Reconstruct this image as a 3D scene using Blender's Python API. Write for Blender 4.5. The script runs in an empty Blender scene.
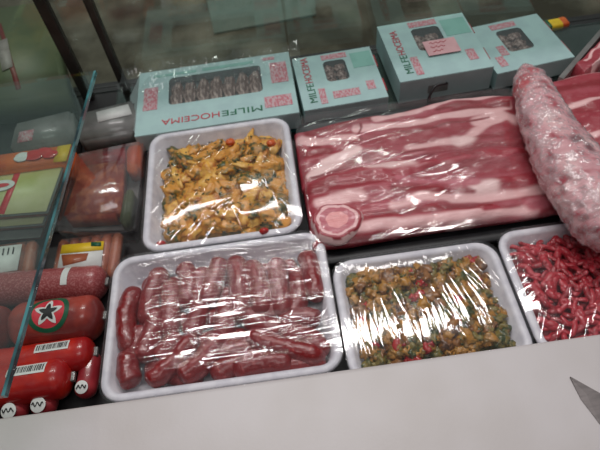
import bpy, bmesh, math, random
import numpy as np
from mathutils import Vector, Matrix, noise as mnoise
R = math.radians
rnd = random.Random(7)
scene = bpy.context.scene
COL = scene.collection

# ------------------------------------------------------------------ camera
F, PITCH, ROLL, CH = 550.0, math.atan(732/550.0), R(8.0), 0.65
_fw = np.array([0, math.cos(PITCH), -math.sin(PITCH)])
_r0 = np.array([1.0, 0, 0]); _u0 = np.array([0, math.sin(PITCH), math.cos(PITCH)])
_rt = _r0*math.cos(ROLL) - _u0*math.sin(ROLL)
_up = _r0*math.sin(ROLL) + _u0*math.cos(ROLL)
cam = bpy.data.cameras.new('camera'); cam_o = bpy.data.objects.new('camera', cam); COL.objects.link(cam_o)
cam.sensor_width = 36; cam.lens = F/600*36; cam.clip_start = .01
cam_o.matrix_world = Matrix(((_rt[0], _up[0], -_fw[0], 0), (_rt[1], _up[1], -_fw[1], 0), (_rt[2], _up[2], -_fw[2], CH), (0, 0, 0, 1)))
cam.dof.use_dof = True; cam.dof.focus_distance = .60; cam.dof.aperture_fstop = 9.0
scene.camera = cam_o

# ------------------------------------------------------------------ world, lamps, exposure
w = bpy.data.worlds.new('shop_air'); scene.world = w; w.use_nodes = True
w.node_tree.nodes['Background'].inputs[0].default_value = (.80, .82, .86, 1)
w.node_tree.nodes['Background'].inputs[1].default_value = .26
def area(name, loc, sx, sy, power, target, col=(1, .97, .95)):
    l = bpy.data.lights.new(name, 'AREA'); l.shape = 'RECTANGLE'; l.size = sx; l.size_y = sy
    l.energy = power; l.color = col
    o = bpy.data.objects.new(name, l); COL.objects.link(o); o.location = loc
    d = Vector(target) - Vector(loc); o.rotation_euler = d.to_track_quat('-Z', 'Y').to_euler()
area('overhead_light', (-.05, 1.40, 2.45), 2.1, .15, 34, (-.05, 1.0, 0))
area('overhead_light', (-.05, 2.35, 2.45), 2.1, .07, 11, (-.05, 1.6, 0))  # extra tube row added to put streaks on the films
area('overhead_light', (0.1, -.45, 2.3), 1.8, .5, 11, (0, .5, 0), (1, .95, .94))
scene.view_settings.view_transform = 'Standard'; scene.view_settings.look = 'None'
scene.view_settings.exposure = 0.0; scene.view_settings.gamma = 1
scene.view_settings.use_curve_mapping = False
scene.cycles.max_bounces = 10; scene.cycles.transparent_max_bounces = 24

# ------------------------------------------------------------------ helpers
def at(px, py, z=0.0):
    u = px-300; v = 225-py
    d = _fw*F + _rt*u + _up*v
    t = (z-CH)/d[2]
    return Vector((d[0]*t, d[1]*t, z))
def lin(c):
    return tuple(((x/255)/12.92 if x/255 <= .04045 else ((x/255+.055)/1.055)**2.4) for x in c)
def tag(o, label=None, cat=None, group=None, kind=None):
    if label: o['label'] = label
    if cat: o['category'] = cat
    if group: o['group'] = group
    if kind: o['kind'] = kind
    return o
def empty(name, loc=(0, 0, 0), label=None, cat=None, group=None, rz=0):
    o = bpy.data.objects.new(name, None); COL.objects.link(o)
    o.location = loc; o.rotation_euler = (0, 0, rz); o.empty_display_size = .02
    return tag(o, label, cat, group)
def link(name, me, mat=None, parent=None, smooth=True):
    o = bpy.data.objects.new(name, me); COL.objects.link(o)
    if mat is not None and not me.materials: me.materials.append(mat)
    if smooth: me.shade_smooth()
    if parent is not None: o.parent = parent
    return o
def mesh(name, vs, fs):
    me = bpy.data.meshes.new(name); me.from_pydata([tuple(v) for v in vs], [], fs); me.update(); return me
def origin_to(o, c):
    """keep the mesh where it is, move the object's origin to c"""
    o.data.transform(Matrix.Translation(-Vector(c))); o.location = c; return o

def MAT(name, col, rough=.5, metal=0, spec=.5, col2=None, scale=40, lo=.4, hi=.6, bump=0, bscale=None, coat=0, detail=3, trans=0, attr=False, sss=0, stretch=None):
    m = bpy.data.materials.new(name); m.use_nodes = True; nt = m.node_tree; b = nt.nodes['Principled BSDF']
    b.inputs['Roughness'].default_value = rough; b.inputs['Metallic'].default_value = metal
    b.inputs['Specular IOR Level'].default_value = spec
    b.inputs['Coat Weight'].default_value = coat; b.inputs['Coat Roughness'].default_value = .08
    b.inputs['Base Color'].default_value = (*lin(col), 1)
    if sss:
        b.inputs['Subsurface Weight'].default_value = sss; b.inputs['Subsurface Radius'].default_value = (.006, .003, .002)
    tc = nt.nodes.new('ShaderNodeTexCoord'); vec = tc.outputs['Object']
    if stretch:
        mp = nt.nodes.new('ShaderNodeMapping'); mp.inputs['Scale'].default_value = stretch
        nt.links.new(vec, mp.inputs[0]); vec = mp.outputs[0]
    src = None
    if attr:
        a = nt.nodes.new('ShaderNodeAttribute'); a.attribute_name = 'Col'; src = a.outputs['Color']
    if col2 is not None:
        n = nt.nodes.new('ShaderNodeTexNoise'); n.inputs['Scale'].default_value = scale; n.inputs['Detail'].default_value = detail
        nt.links.new(vec, n.inputs['Vector'])
        r = nt.nodes.new('ShaderNodeMapRange'); r.inputs[1].default_value = lo; r.inputs[2].default_value = hi
        nt.links.new(n.outputs[0], r.inputs[0])
        mx = nt.nodes.new('ShaderNodeMix'); mx.data_type = 'RGBA'
        nt.links.new(r.outputs[0], mx.inputs[0])
        if src is not None: nt.links.new(src, mx.inputs[6])
        else: mx.inputs[6].default_value = (*lin(col), 1)
        mx.inputs[7].default_value = (*lin(col2), 1)
        src = mx.outputs[2]
    if src is not None: nt.links.new(src, b.inputs['Base Color'])
    if bump:
        n2 = nt.nodes.new('ShaderNodeTexNoise'); n2.inputs['Scale'].default_value = bscale or scale; n2.inputs['Detail'].default_value = 3
        nt.links.new(vec, n2.inputs['Vector'])
        bp = nt.nodes.new('ShaderNodeBump'); bp.inputs['Strength'].default_value = bump; bp.inputs['Distance'].default_value = .002
        nt.links.new(n2.outputs[0], bp.inputs['Height']); nt.links.new(bp.outputs[0], b.inputs['Normal'])
    return m

def FILM(name, base=.07, edge=.5, rough=.07, tint=(255, 255, 255), gloss=(255, 255, 255), haze=0.0, bump=0, bscale=200):
    m = bpy.data.materials.new(name); m.use_nodes = True; nt = m.node_tree; nt.nodes.clear()
    out = nt.nodes.new('ShaderNodeOutputMaterial'); mix = nt.nodes.new('ShaderNodeMixShader')
    tr = nt.nodes.new('ShaderNodeBsdfTransparent'); tr.inputs[0].default_value = (*lin(tint), 1)
    gl = nt.nodes.new('ShaderNodeBsdfGlossy'); gl.inputs['Roughness'].default_value = rough; gl.inputs[0].default_value = (*lin(gloss), 1)
    lw = nt.nodes.new('ShaderNodeLayerWeight'); lw.inputs[0].default_value = .25
    mr = nt.nodes.new('ShaderNodeMapRange'); mr.inputs[3].default_value = base; mr.inputs[4].default_value = edge
    nt.links.new(lw.outputs['Facing'], mr.inputs[0]); nt.links.new(mr.outputs[0], mix.inputs[0])
    first = tr.outputs[0]
    if haze:
        df = nt.nodes.new('ShaderNodeBsdfDiffuse'); df.inputs[0].default_value = (.85, .85, .87, 1)
        mh = nt.nodes.new('ShaderNodeMixShader'); mh.inputs[0].default_value = haze
        nt.links.new(tr.outputs[0], mh.inputs[1]); nt.links.new(df.outputs[0], mh.inputs[2]); first = mh.outputs[0]
    nt.links.new(first, mix.inputs[1]); nt.links.new(gl.outputs[0], mix.inputs[2])
    if bump:
        tc = nt.nodes.new('ShaderNodeTexCoord'); n2 = nt.nodes.new('ShaderNodeTexNoise'); n2.inputs['Scale'].default_value = bscale
        n2.inputs['Detail'].default_value = 3
        nt.links.new(tc.outputs['Object'], n2.inputs['Vector'])
        bp = nt.nodes.new('ShaderNodeBump'); bp.inputs['Strength'].default_value = bump; bp.inputs['Distance'].default_value = .003
        nt.links.new(n2.outputs[0], bp.inputs['Height']); nt.links.new(bp.outputs[0], gl.inputs['Normal'])
        nt.links.new(bp.outputs[0], lw.inputs['Normal'])
    nt.links.new(mix.outputs[0], out.inputs[0])
    return m

# ---- numpy value noise
def vnoise(x, y, seed):
    g = np.random.RandomState(seed).rand(256, 256)*2-1
    xi = np.floor(x).astype(int); yi = np.floor(y).astype(int); fx = x-xi; fy = y-yi
    fx = fx*fx*(3-2*fx); fy = fy*fy*(3-2*fy)
    a = g[xi % 256, yi % 256]; b = g[(xi+1) % 256, yi % 256]; c = g[xi % 256, (yi+1) % 256]; d = g[(xi+1) % 256, (yi+1) % 256]
    return (a*(1-fx)+b*fx)*(1-fy)+(c*(1-fx)+d*fx)*fy
def sstep(a, b, x):
    t = np.clip((x-a)/(b-a), 0, 1); return t*t*(3-2*t)

def box_mesh(x0, x1, y0, y1, z0, z1, bevel=0.0, seg=2, name='box'):
    bm = bmesh.new()
    bmesh.ops.create_cube(bm, size=1)
    for v in bm.verts:
        v.co = Vector(((x0+x1)/2+v.co.x*(x1-x0), (y0+y1)/2+v.co.y*(y1-y0), (z0+z1)/2+v.co.z*(z1-z0)))
    if bevel:
        bmesh.ops.bevel(bm, geom=list(bm.edges), offset=bevel, segments=seg, affect='EDGES', profile=.5)
    me = bpy.data.meshes.new(name); bm.to_mesh(me); bm.free(); return me

def rrect(x0, x1, y0, y1, r, n=7):
    pts = []
    for cx, cy, a0 in ((x1-r, y1-r, 0), (x0+r, y1-r, 90), (x0+r, y0+r, 180), (x1-r, y0+r, 270)):
        for k in range(n):
            a = R(a0+90*k/(n-1)); pts.append((cx+r*math.cos(a), cy+r*math.sin(a)))
    return pts
def loft(loops, cap0=True, cap1=True, name='loft'):
    n = len(loops[0]); vs = [p for l in loops for p in l]; fs = []
    for k in range(len(loops)-1):
        for i in range(n):
            j = (i+1) % n; fs.append((k*n+i, k*n+j, (k+1)*n+j, (k+1)*n+i))
    if cap0: fs.append(tuple(reversed(range(n))))
    if cap1: fs.append(tuple(range((len(loops)-1)*n, len(loops)*n)))
    return mesh(name, vs, fs)
def tray_mesh(wx, wy, h, rim=.011, inset=.014, cr=.028, th=.004):
    """foam tray centred on the origin, flared sides and a rolled rim"""
    def L(ins, z, r):
        return [(x, y, z) for x, y in rrect(-wx/2+ins, wx/2-ins, -wy/2+ins, wy/2-ins, max(r, .004))]
    ls = [L(inset+.004, 0, cr-.012), L(inset, .003, cr-.010), L(rim*.55, h-.012, cr-.004), L(.001, h-.006, cr), L(0, h-.003, cr), L(.002, h, cr-.002),
          L(rim-.003, h, cr-.009), L(rim, h-.003, cr-.011), L(inset+.006, th+.004, cr-.016), L(inset+.011, th, cr-.020)]
    return loft(ls)

def grid(xs, ys, zf, name='grid', close=False):
    X, Y = np.meshgrid(xs, ys, indexing='ij'); Z = zf(X, Y)
    n, m = X.shape
    vs = np.stack([X, Y, Z], -1).reshape(-1, 3)
    idx = np.arange(n*m).reshape(n, m)
    fs = np.stack([idx[:-1, :-1], idx[1:, :-1], idx[1:, 1:], idx[:-1, 1:]], -1).reshape(-1, 4)
    return mesh(name, vs.tolist(), fs.tolist())

def wrinkle(X, Y, ang, seed, wl=.004, ln=.09, amp=.0004, lo=-.2, hi=.5, mscale=.03):
    """stretch wrinkles running along direction ang (degrees)"""
    c, s = math.cos(R(ang)), math.sin(R(ang))
    a = X*c+Y*s; p = -X*s+Y*c
    p = p + .004*vnoise(a/.06+9, p/.03+3, seed+5)
    n1 = vnoise(a/ln+50, p/wl+50, seed); n2 = vnoise(a/(ln*.6)+50, p/(wl*.45)+50, seed+1)
    rid = (1-np.abs(n1))**3 + .5*(1-np.abs(n2))**3
    mask = sstep(lo, hi, vnoise(X/mscale+20, Y/mscale+20, seed+2))
    return amp*rid*(.25+.75*mask)

def creases(X, Y, seed, n, x0, x1, y0, y1, angf, lmin, lmax, h, sg):
    """sharp pulled creases of the film: thin straight ridges"""
    rg = random.Random(seed); Z = np.zeros(X.shape)
    for k in range(n):
        cx, cy = rg.uniform(x0, x1), rg.uniform(y0, y1); a = R(angf(cx, cy)+rg.gauss(0, 4)); L = rg.uniform(lmin, lmax)/2
        c, s = math.cos(a), math.sin(a)
        u = (X-cx)*c+(Y-cy)*s; v = -(X-cx)*s+(Y-cy)*c+.006*rg.uniform(-1, 1)*(u/L)**2
        g = sg*rg.uniform(.7, 1.5); hh = h*rg.uniform(.4, 1.1)*(1 if rg.random() < .7 else -1)
        Z += hh*np.exp(-(v/g)**2)*np.clip(1-np.abs(u/L)**3, 0, 1)
    return Z
def film_mesh(wx, wy, h, bulge, wr, seed, res=.0009, under=None):
    """cling film pulled over a tray: bulging top, wrinkles, and a skirt pulled in under the rim"""
    hx, hy = wx/2+.0012, wy/2+.0012; sk = .022
    xs = np.concatenate([np.linspace(-hx-sk, -hx, 8)[:-1], np.linspace(-hx, hx, int(2*hx/res)), np.linspace(hx, hx+sk, 8)[1:]])
    ys = np.concatenate([np.linspace(-hy-sk, -hy, 8)[:-1], np.linspace(-hy, hy, int(2*hy/res)), np.linspace(hy, hy+sk, 8)[1:]])
    X, Y = np.meshgrid(xs, ys, indexing='ij')
    ox = np.clip(np.abs(X)-hx, 0, sk); oy = np.clip(np.abs(Y)-hy, 0, sk)
    out = np.maximum(ox, oy)
    Xc = np.clip(X, -hx, hx); Yc = np.clip(Y, -hy, hy)
    # round the corners
    cr = .026
    qx = np.maximum(np.abs(Xc)-(hx-cr), 0); qy = np.maximum(np.abs(Yc)-(hy-cr), 0)
    q = np.hypot(qx, qy); f = np.where(q > 1e-9, np.minimum(q, np.maximum(qx, qy))/np.maximum(q, 1e-9), 1)
    sc = np.where((qx > 0) & (qy > 0), f, 1)
    Xr = np.sign(Xc)*(np.abs(Xc)-qx+qx*sc); Yr = np.sign(Yc)*(np.abs(Yc)-qy+qy*sc)
    pull = .55*out
    Xr = Xr*(1-pull/hx*.75); Yr = Yr*(1-pull/hy*.75)
    u = Xc/hx; v = Yc/hy
    dome = (1-u**4)*(1-v**4)
    Z = h+.0012+bulge*dome
    Z = Z+wr(Xc, Yc, seed)*(.25+.75*np.clip(dome*2, 0, 1))
    Z = Z-out*1.1-.0008*(out > 0)
    n, m = X.shape
    vs = np.stack([Xr, Yr, Z], -1).reshape(-1, 3)
    idx = np.arange(n*m).reshape(n, m)
    fs = np.stack([idx[:-1, :-1], idx[1:, :-1], idx[1:, 1:], idx[:-1, 1:]], -1).reshape(-1, 4)
    return mesh('cling_film', vs.tolist(), fs.tolist())

def catmull(P, n):
    P = [Vector(p) for p in P]
    if len(P) == 2: P = [P[0], (P[0]+P[1])/2, P[1]]
    Q = [2*P[0]-P[1]]+P+[2*P[-1]-P[-2]]; out = []
    m = len(P)-1
    for k in range(n+1):
        s = k/n*m; i = min(int(s), m-1); t = s-i
        a, b, c, d = Q[i:i+4]
        out.append(.5*((2*b)+(c-a)*t+(2*a-5*b+4*c-d)*t*t+(3*b-a-3*c+d)*t**3))
    return out
def sweep(P, rad, n=28, seg=16, squash=1.0, wob=0.0, seed=0, name='sweep'):
    """tube along a path; rad(t) radius; z squash"""
    C = catmull(P, n); vs = []; fs = []
    for i, c in enumerate(C):
        t = (C[min(i+1, n)]-C[max(i-1, 0)]).normalized()
        s = t.cross(Vector((0, 0, 1)))
        s = s.normalized() if s.length > 1e-4 else Vector((1, 0, 0))
        u = s.cross(t).normalized()
        r = rad(i/n)
        for k in range(seg):
            a = 2*math.pi*k/seg
            d = s*math.cos(a)+u*math.sin(a)*squash
            rr = r*(1+wob*mnoise.noise((c+d*r)*90+Vector((seed*7.3, 0, 0)))) if wob else r
            vs.append(c+d*rr)
    for i in range(n):
        for k in range(seg):
            j = (k+1) % seg; fs.append((i*seg+k, i*seg+j, (i+1)*seg+j, (i+1)*seg+k))
    fs.append(tuple(reversed(range(seg)))); fs.append(tuple(n*seg+k for k in range(seg)))
    return mesh(name, vs, fs)
def round_end(r, e=.16, tip=.12):
    def f(t):
        d = min(t, 1-t)/e
        return r if d >= 1 else r*max(tip, math.sqrt(max(0, 1-(1-d)**2)))
    return f
def blob_mesh(name, sx, sy, sz, rough, freq, seed, sub=3):
    bm = bmesh.new(); bmesh.ops.create_icosphere(bm, subdivisions=sub, radius=1)
    for v in bm.verts:
        p = v.co.copy(); o = Vector((seed*3.1, seed*1.7, 0))
        d = 1+rough*mnoise.noise(p*freq+o)+rough*.5*mnoise.noise(p*freq*2.3+o)
        p = p*d; v.co = Vector((p.x*sx, p.y*sy, p.z*sz))
    me = bpy.data.meshes.new(name); bm.to_mesh(me); bm.free(); return me
def set_col(me, cols):
    a = me.color_attributes.new('Col', 'FLOAT_COLOR', 'POINT')
    c = np.ones((len(me.vertices), 4)); c[:, :3] = cols
    a.data.foreach_set('color', c.reshape(-1).astype(np.float32))
def seg_dist(X, Y, pts):
    d = np.full(X.shape, 9.0)
    for (ax, ay), (bx, by) in zip(pts[:-1], pts[1:]):
        vx, vy = bx-ax, by-ay; L = vx*vx+vy*vy+1e-12
        t = np.clip(((X-ax)*vx+(Y-ay)*vy)/L, 0, 1)
        d = np.minimum(d, np.hypot(X-ax-t*vx, Y-ay-t*vy))
    return d
def text_obj(name, s, size, mat, parent, loc, rot=(0, 0, 0), width=None, bold=.0):
    cu = bpy.data.curves.new(name, 'FONT'); cu.body = s; cu.size = size; cu.extrude = .0001; cu.offset = bold
    cu.align_x = 'LEFT'; cu.align_y = 'CENTER'
    o = bpy.data.objects.new(name, cu); COL.objects.link(o); cu.materials.append(mat)
    o.location = loc; o.rotation_euler = rot; o.parent = parent
    if width:
        bpy.context.view_layer.update()
        o.scale = (width/max(o.dimensions.x, 1e-5), 1, 1)
    bpy.context.view_layer.update()
    me = bpy.data.meshes.new_from_object(o.evaluated_get(bpy.context.evaluated_depsgraph_get()))
    o2 = bpy.data.objects.new(name, me); COL.objects.link(o2)
    o2.location = loc; o2.rotation_euler = rot; o2.scale = o.scale; o2.parent = parent
    bpy.data.objects.remove(o); o2.name = name
    return o2

# ------------------------------------------------------------------ materials
M = {}
M['foam'] = MAT('white_foam', (222, 220, 226), .45, col2=(206, 204, 212), scale=60, bump=.05, bscale=900)
M['black_foam'] = MAT('black_foam', (14, 14, 16), .5, col2=(22, 22, 25), scale=80)
M['board'] = MAT('white_polyethylene', (199, 193, 193), .42, col2=(187, 180, 177), scale=8, lo=.4, hi=.75, bump=.05, bscale=260)
M['steel'] = MAT('dull_steel', (124, 117, 116), .5, metal=.5, col2=(114, 108, 107), scale=40, stretch=(1, 8, 1))
M['handle'] = MAT('dark_handle', (25, 25, 27), .5, col2=(34, 34, 36), scale=60)
M['deck'] = MAT('dark_deck', (26, 22, 24), .5, col2=(36, 32, 34), scale=14)
M['sill'] = MAT('grey_sill', (150, 150, 152), .4, col2=(138, 138, 140), scale=20)
M['postdark'] = MAT('dark_post', (38, 34, 31), .4, col2=(50, 45, 40), scale=30)
M['stone'] = MAT('mottled_stone', (62, 54, 38), .5, col2=(132, 126, 108), scale=4.5, lo=.40, hi=.72, detail=7)
M['mat'] = MAT('grey_green_mat', (104, 116, 104), .7, col2=(112, 122, 110), scale=18)
M['glass'] = FILM('clear_glass', .022, .40, .02, tint=(243, 249, 246), gloss=(240, 255, 250))
M['glassedge'] = MAT('teal_glass_edge', (24, 92, 92), .12, col2=(10, 46, 50), scale=9, lo=.35, hi=.65, coat=.6)
M['shelf_edge'] = MAT('dark_glass_edge', (70, 132, 136), .15, col2=(18, 40, 46), scale=12, lo=.4, hi=.6, coat=.6)
M['film'] = FILM('cling_film', .05, .26, .07)
M['film_hazy'] = FILM('hazy_cling_film', .05, .26, .07, haze=.012)
M['film_crinkle'] = FILM('crinkled_film', .13, .6, .13, haze=.12, bump=.8, bscale=230)
M['clear'] = FILM('clear_plastic', .07, .6, .10, haze=.04, bump=.3, bscale=60)
M['sausage'] = MAT('sausage_skin', (122, 16, 20), .30, col2=(176, 76, 74), scale=190, lo=.58, hi=.82, bump=.8, bscale=150, coat=.3, detail=4)
M['chicken'] = MAT('golden_chicken', (212, 146, 50), .42, col2=(128, 100, 26), scale=95, lo=.52, hi=.66, bump=.5, bscale=150, coat=.25)
M['chicken2'] = MAT('pale_chicken', (228, 176, 76), .42, col2=(186, 112, 38), scale=80, lo=.45, hi=.65, bump=.5, bscale=150, coat=.25)
M['chicken3'] = MAT('herby_chicken', (176, 124, 42), .42, col2=(66, 74, 28), scale=130, lo=.44, hi=.58, bump=.5, bscale=150, coat=.2)
M['marinade'] = MAT('herb_marinade', (140, 100, 34), .3, col2=(58, 60, 22), scale=140, lo=.42, hi=.6, bump=.6, bscale=200, coat=.3)
M['herb'] = MAT('chopped_herb', (66, 82, 32), .5, col2=(46, 60, 24), scale=200)
M['yellowdice'] = MAT('yellow_dice', (176, 124, 50), .35, col2=(110, 84, 36), scale=120, lo=.45, hi=.6, bump=.3, coat=.25)
M['olivedice'] = MAT('olive_dice', (124, 108, 48), .35, col2=(58, 70, 36), scale=120, lo=.45, hi=.6, bump=.3, coat=.25)
M['browndice'] = MAT('brown_dice', (140, 92, 44), .35, col2=(90, 56, 28), scale=120, lo=.45, hi=.6, bump=.3, coat=.25)
M['redpepper'] = MAT('red_pepper', (176, 30, 28), .3, col2=(150, 22, 22), scale=80, coat=.4)
M['orangepepper'] = MAT('orange_pepper', (206, 96, 30), .3, col2=(190, 74, 24), scale=80, coat=.4)
M['mince'] = MAT('raw_red_meat', (172, 34, 48), .38, col2=(214, 110, 116), scale=150, lo=.52, hi=.74, bump=.5, bscale=220, coat=.3)
M['mince2'] = MAT('raw_red_meat_deep', (146, 24, 36), .38, col2=(190, 70, 80), scale=150, lo=.5, hi=.7, bump=.5, bscale=220, coat=.3)
M['meat'] = MAT('marbled_meat', (150, 50, 60), .42, col2=(206, 150, 150), scale=75, lo=.62, hi=.95, bump=.45, bscale=120, coat=.25, attr=True, stretch=(1, 3, 1))
M['mint'] = MAT('mint_card', (160, 190, 188), .55, col2=(154, 182, 182), scale=30)
M['mintside'] = MAT('pale_mint_card', (164, 180, 180), .55, col2=(156, 172, 172), scale=30)
M['mintdark'] = MAT('mint_flap', (128, 176, 166), .55, col2=(120, 168, 158), scale=30)
M['inkgreen'] = MAT('green_ink', (20, 92, 62), .5, col2=(26, 100, 70), scale=50)
M['inkred'] = MAT('red_ink', (176, 46, 62), .5, col2=(184, 58, 72), scale=50)
M['stamp'] = MAT('pink_print', (184, 160, 164), .55, col2=(178, 106, 116), scale=420, lo=.44, hi=.56, stretch=(1, .4, 1))
M['pricepaper'] = MAT('pink_paper', (216, 168, 172), .6, col2=(206, 156, 162), scale=40)
M['pastry'] = MAT('dark_pastry', (84, 56, 46), .5, col2=(176, 156, 146), scale=230, lo=.44, hi=.66, bump=.5, bscale=150)
M['salami'] = MAT('pink_salami', (150, 66, 68), .35, col2=(184, 112, 112), scale=420, lo=.46, hi=.72, coat=.3, detail=1)
M['hotdog'] = MAT('frankfurter', (176, 98, 66), .35, col2=(160, 82, 54), scale=60, coat=.4)
M['orangeroll'] = MAT('orange_red_casing', (164, 62, 50), .3, col2=(126, 48, 46), scale=30, coat=.4, bump=.5, bscale=60)
M['redcasing'] = MAT('red_casing', (196, 40, 26), .3, col2=(168, 28, 30), scale=30, coat=.4, bump=.5, bscale=60)
M['pinkcasing'] = MAT('pink_red_casing', (164, 52, 58), .3, col2=(140, 36, 44), scale=40, coat=.4)
M['green'] = MAT('dark_green_print', (18, 82, 56), .4, col2=(22, 92, 62), scale=60)
M['redprint'] = MAT('red_print', (206, 40, 56), .4, col2=(216, 60, 74), scale=60)
M['black'] = MAT('black_print', (24, 20, 22), .45, col2=(32, 28, 30), scale=60)
M['white'] = MAT('white_label', (222, 220, 218), .5, col2=(212, 210, 208), scale=60)
M['shaded_red'] = MAT('shaded_red_print', (112, 46, 40), .5, col2=(100, 40, 36), scale=40)  # red print darkened, shade of the upper-left corner put into the colour
M['shaded_white'] = MAT('shaded_white_print', (140, 134, 128), .5, col2=(128, 122, 116), scale=40)  # white print greyed by the same painted-in shade
M['yellow'] = MAT('yellow_label', (226, 186, 40), .45, col2=(220, 178, 34), scale=60)
M['greenlabel'] = MAT('lime_label', (176, 178, 100), .4, col2=(212, 206, 160), scale=16, lo=.35, hi=.65)
M['orangelabel'] = MAT('orange_label', (214, 102, 40), .4, col2=(196, 76, 34), scale=22)
M['tomato'] = MAT('tomato_red', (204, 34, 40), .3, col2=(188, 26, 32), scale=60, coat=.4)
M['brownmeat'] = MAT('sliced_brown_meat', (142, 56, 40), .4, col2=(176, 98, 64), scale=70, lo=.45, hi=.65, bump=.4, coat=.3)
M['greenpack'] = MAT('green_pack', (92, 96, 62), .5, col2=(74, 84, 56), scale=12)
M['plasticgrey'] = MAT('grey_plastic', (120, 118, 116), .35, col2=(104, 102, 100), scale=30, coat=.3)

# ------------------------------------------------------------------ the shop beyond, the case
flo = link('floor', grid(np.linspace(-4, 4, 9), np.linspace(.95, 6, 7), lambda X, Y: X*0-.75), M['stone'], smooth=False)
tag(flo, kind='structure')
wf = link('wall_blocker', box_mesh(-4, 4, -1.30, -1.20, -.75, 2.7), MAT('wall_blocker_grey', (92, 88, 86), .7, col2=(82, 78, 76), scale=4), smooth=False); tag(wf, kind='structure')  # unseen wall added behind the camera to cut ambient light
fm = link('floor_mat', mesh('floor_mat', [], []), M['mat'], smooth=False)
a, b, c, d = at(198, -40, -.74), at(312, -55, -.74), at(316, 14, -.74), at(214, 33, -.74)
fm.data.from_pydata([*[(p.x, p.y, -.748) for p in (a, b, c, d)], *[(p.x, p.y, -.740) for p in (a, b, c, d)]], [], [(0, 1, 2, 3), (4, 7, 6, 5), (0, 4, 5, 1), (1, 5, 6, 2), (2, 6, 7, 3), (3, 7, 4, 0)])
fm.data.update(); fm.data.materials.append(M['mat']) if not fm.data.materials else None
tag(fm, 'grey-green mat on the dark floor beyond the glass', 'mat')

YG = .858
case = empty('display_case', (0, .5, 0), 'glass-fronted refrigerated display case holding all the trays and boxes', 'display case')
def cpart(name, me, mat, smooth=False):
    me.transform(Matrix.Translation((0, -.5, 0))); return link(name, me, mat, case, smooth)
cpart('deck', box_mesh(-.80, .95, .10, YG+.02, -.03, 0, .003), M['deck'])
cpart('sill', box_mesh(-.80, .95, -.16, .10, -.03, .0530, .003), M['sill'])
cpart('front_glass', box_mesh(-.80, .95, YG, YG+.008, 0.0, .46, .001), M['glass'])
cpart('base_panel', box_mesh(-.80, .95, YG+.02, YG+.035, -.75, 0, .002), M['deck'])
cpart('side_panel', box_mesh(-.815, -.80, -.16, YG+.02, -.03, .40, .003), M['sill'])
for px, py, wd in ((88, 78, .020), (127, 62, .014)):
    p = at(px, py, .02)
    cpart('post', box_mesh(p.x-wd/2, p.x+wd/2, YG-.016, YG-.001, 0, .46, .003), M['postdark'])

# low glass plinth under the boxes
pl = empty('glass_plinth', (.1, .75, 0), 'low clear glass plate with teal edge under the mint boxes', 'glass plate')
me = box_mesh(-.40, .55, -.066, .100, .006, .0125, .001); link('plate', me, M['glass'], pl, False)
link('front_edge', box_mesh(-.40, .55, -.0690, -.0662, .003, .0135, .0006), M['glassedge'], pl, False)
for x in (-.37, .08, .52):
    link('foot', box_mesh(x-.01, x+.01, -.05, .09, 0, .0058, .001), M['postdark'], pl, False)

# sloping glass shelf at the left, its right edge crossing the packs
A, B = at(95, 74, .13), at(4, 398, .19)
sh = empty('glass_shelf', (A.x, A.y, 0), 'sloping clear glass shelf over the packs at left, dark teal edge', 'glass shelf')
t = .006
def shelf_box(x0, x1):
    vs = []
    for dz in (0, t):
        for (x, p) in ((x0, A), (x1, A), (x1, B), (x0, B)):
            vs.append((p.x+x-A.x, p.y-A.y, p.z+dz))
    return mesh('shelf', vs, [(0, 1, 2, 3), (4, 7, 6, 5), (0, 4, 5, 1), (1, 5, 6, 2), (2, 6, 7, 3), (3, 7, 4, 0)])
link('pane', shelf_box(-.38, 0), M['glass'], sh, False)
link('edge', shelf_box(0.0003, .0036), M['shelf_edge'], sh, False)
for y, z in ((A.y-.02, .13), (B.y+.1, .17)):
    link('bracket', box_mesh(-.80-A.x, -.36, y-A.y-.008, y-A.y+.008, z-.012, z-.002, .001), M['postdark'], sh, False)

# ------------------------------------------------------------------ cutting board and knife
ZB = .076; YB = at(300, 374, ZB).y-.001
bd = link('cutting_board', box_mesh(-.62, .70, -.14, YB, .0535, ZB, .006, 4), M['board'])
origin_to(bd, (0.04, .05, .0535))
tag(bd, 'white plastic cutting board in front of the trays', 'cutting board')
p0 = at(569.5, 377.5, ZB); p1 = at(620, 391, ZB); p2 = at(620, 444, ZB)
kn = empty('kitchen_knife', p0, 'grey steel knife blade lying on the white board at lower right', 'knife')
ax = ((p1+p2)/2-p0).normalized(); pe = Vector((-ax.y, ax.x, 0))
prof = [(0, 0, 0), (.02, .004, -.012), (.05, .010, -.022), (.09, .015, -.027), (.14, .018, -.029), (.20, .018, -.029)]
vs = []; fs = []
for s, hi_, lo_ in prof:
    for off, z in ((hi_, .0004), (hi_, .0028), ((hi_+lo_)/2, .0024), (lo_, .0008), (lo_, .0003)):
        q = ax*s+pe*off; vs.append((q.x, q.y, z))
for i in range(len(prof)-1):
    for k in range(5):
        j = (k+1) % 5; fs.append((i*5+k, (i+1)*5+k, (i+1)*5+j, i*5+j))
fs.append((25, 26, 27, 28, 29))
link('blade', mesh('blade', vs, fs), M['steel'], kn, False)
q0 = ax*.20; q1 = ax*.31
link('handle', sweep([q0+Vector((0, 0, .011)), q1+Vector((0, 0, .011))], round_end(.0125, .1, .6), 14, 14, .8), M['handle'], kn)

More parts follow.
